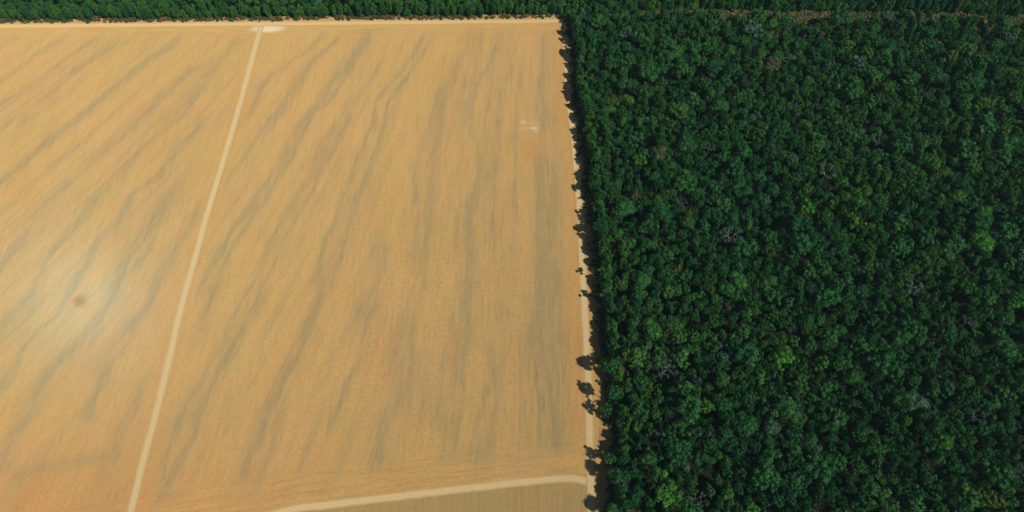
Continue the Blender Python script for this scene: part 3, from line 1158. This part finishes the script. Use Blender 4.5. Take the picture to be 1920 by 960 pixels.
# ------------------------------------------------------------------ the aircraft whose soft shadow lies on the field
def paint(name, col, rough=0.3, metal=0.0):
    m, nt = new_mat(name)
    N = NT(nt)
    co = N.n("ShaderNodeTexCoord").outputs["Object"]
    c = N.mix(N.noise(co, 3.0, 3), col, tuple(v * .85 for v in col))
    p = N.surf(c, rough, 0.5)
    p.inputs["Metallic"].default_value = metal
    return m


m_white, m_glass, m_rubber, m_metal = paint("white_paint", (.8, .8, .78)), paint("dark_glass", (.03, .04, .05), .05), \
    paint("rubber", (.03, .03, .03), .8), paint("bare_metal", (.5, .5, .5), .3, 1.0)
craft = bpy.data.objects.new("light_aircraft", None)
C.objects.link(craft)
craft["label"] = "white high wing light aircraft overhead, seen only as its small soft shadow on the field"
craft["category"] = "aircraft"


def loft(name, stations, mat, k=16, caps=True):
    """stations: (centre, half width, half height), elliptical sections normal to x"""
    V, Fq = [], []
    for (c, a, b) in stations:
        for j in range(k):
            an = 2 * math.pi * j / k
            V.append((c[0], c[1] + a * math.cos(an), c[2] + b * math.sin(an)))
    for i in range(len(stations) - 1):
        for j in range(k):
            Fq.append((i * k + j, i * k + (j + 1) % k, (i + 1) * k + (j + 1) % k, (i + 1) * k + j))
    Fq.append(tuple(range(k))[::-1])
    Fq.append(tuple(range((len(stations) - 1) * k, len(stations) * k)))
    return mesh_obj(name, V, Fq, mat, craft, smooth=True)


def aerofoil(name, secs, mat, upright=False):
    """secs: (span position, leading x, chord, height, thickness)"""
    prof = [(0, 0), (.05, .5), (.2, .95), (.4, 1), (.7, .6), (1, .05), (.7, -.25), (.4, -.4), (.2, -.45), (.05, -.3)]
    V, Fq, k = [], [], len(prof)
    for (sp, lx_, ch, z, th) in secs:
        for (u_, w_) in prof:
            V.append((lx_ - u_ * ch, z + w_ * th, sp) if upright else (lx_ - u_ * ch, sp, z + w_ * th))
    for i in range(len(secs) - 1):
        for j in range(k):
            Fq.append((i * k + j, i * k + (j + 1) % k, (i + 1) * k + (j + 1) % k, (i + 1) * k + j))
    Fq.append(tuple(range(k))[::-1])
    Fq.append(tuple(range((len(secs) - 1) * k, len(secs) * k)))
    return mesh_obj(name, V, Fq, mat, craft)


loft("fuselage", [((2.6, 0, 0), .22, .25), ((2.3, 0, 0), .48, .45), ((1.6, 0, .02), .58, .58), ((.9, 0, .15), .62, .75), ((-.2, 0, .2), .62, .8),
                  ((-1.2, 0, .15), .52, .68), ((-2.6, 0, .15), .32, .42), ((-4.4, 0, .25), .14, .22), ((-5.2, 0, .3), .06, .12)], m_white)
loft("window", [((1.25, 0, .62), .40, .12), ((.95, 0, .68), .60, .23), ((-.2, 0, .66), .64, .20), ((-.9, 0, .6), .55, .12)], m_glass)
aerofoil("wing", [(-5.5, .75, 1.1, 1.12, .08), (-2.6, .95, 1.6, 1.04, .14), (0, .95, 1.6, .98, .15), (2.6, .95, 1.6, 1.04, .14), (5.5, .75, 1.1, 1.12, .08)], m_white)
aerofoil("tailplane", [(-1.7, -4.3, .7, .35, .03), (0, -4.0, 1.15, .35, .05), (1.7, -4.3, .7, .35, .03)], m_white)
aerofoil("fin", [(.35, -3.7, 1.5, 0, .05), (1.75, -4.7, .75, 0, .03)], m_white, upright=True)
for sd in (-1, 1):
    v_, f_ = tube([(.5, sd * .55, -.45), (.4, sd * 1.6, .3), (.3, sd * 2.5, .98)], [.05, .05, .05], 8)
    mesh_obj("strut", v_, f_, m_white, craft, smooth=True)
for (a_, b_) in (((.1, -1.2, -1.15), (.1, -.4, -.5)), ((.1, 1.2, -1.15), (.1, .4, -.5)), ((2.0, 0, -1.15), (1.9, 0, -.4))):
    v_, f_ = tube([a_, b_], [.04, .06], 8)
    lg = mesh_obj("landing_leg", v_, f_, m_metal, craft, smooth=True)
    wv, wf = [], []
    for i in range(16):
        for j, (rr_, yo) in enumerate(((.12, -.06), (.20, -.07), (.22, 0), (.20, .07), (.12, .06))):
            an = 2 * math.pi * i / 16
            wv.append((a_[0] + rr_ * math.cos(an), a_[1] + yo, a_[2] - .05 + rr_ * math.sin(an)))
            wf.append((i * 5 + j, i * 5 + (j + 1) % 5, ((i + 1) % 16) * 5 + (j + 1) % 5, ((i + 1) % 16) * 5 + j))
    mesh_obj("wheel", wv, wf, m_rubber, lg)
pv_, pf_ = [], []
for i, (rr_, ch, tw) in enumerate(((-.95, .06, .3), (-.5, .1, .5), (-.1, .05, .9), (.1, .05, -.9), (.5, .1, -.5), (.95, .06, -.3))):
    for (u_, w_) in ((-1, 0), (0, .25), (1, 0), (0, -.1)):
        pv_.append((2.72 + math.sin(tw) * ch * u_ + w_ * .05, math.cos(tw) * ch * u_, rr_))
    if i:
        for j in range(4):
            pf_.append(((i - 1) * 4 + j, (i - 1) * 4 + (j + 1) % 4, i * 4 + (j + 1) % 4, i * 4 + j))
mesh_obj("propeller", pv_, pf_, m_metal, craft)
craft.location = Vector((0, 0, H)) + to_sun * 13.0
craft.rotation_euler = (0, 0, math.radians(150))
craft.scale = (.72, .72, .72)

# ------------------------------------------------------------------ the air
m_haze, nt = new_mat("haze_and_glow")
pv = nt.nodes.new("ShaderNodeVolumePrincipled")
pv.inputs["Color"].default_value = (0.45, 0.88, 0.92, 1)
pv.inputs["Density"].default_value = 0.000034
pv.inputs["Anisotropy"].default_value = 0.0
# added backscattering volume, imitates the field's bright glow opposite the sun
pb = nt.nodes.new("ShaderNodeVolumePrincipled")
pb.inputs["Color"].default_value = (1.0, 0.80, 0.28, 1)
pb.inputs["Density"].default_value = 0.0000030
pb.inputs["Anisotropy"].default_value = -0.93
ad = nt.nodes.new("ShaderNodeAddShader")
nt.links.new(pv.outputs[0], ad.inputs[0])
nt.links.new(pb.outputs[0], ad.inputs[1])
mo = nt.nodes.new("ShaderNodeOutputMaterial")
nt.links.new(ad.outputs[0], mo.inputs["Volume"])
x0, x1, y0, y1, z0, z1 = -14000, 14000, -14000, 14000, -1.0, 430.0
hv_ = [(x0, y0, z0), (x1, y0, z0), (x1, y1, z0), (x0, y1, z0), (x0, y0, z1), (x1, y0, z1), (x1, y1, z1), (x0, y1, z1)]
hf_ = [(0, 3, 2, 1), (4, 5, 6, 7), (0, 1, 5, 4), (1, 2, 6, 5), (2, 3, 7, 6), (3, 0, 4, 7)]
hz_ = mesh_obj("haze", hv_, hf_, m_haze)
hz_["kind"] = "stuff"
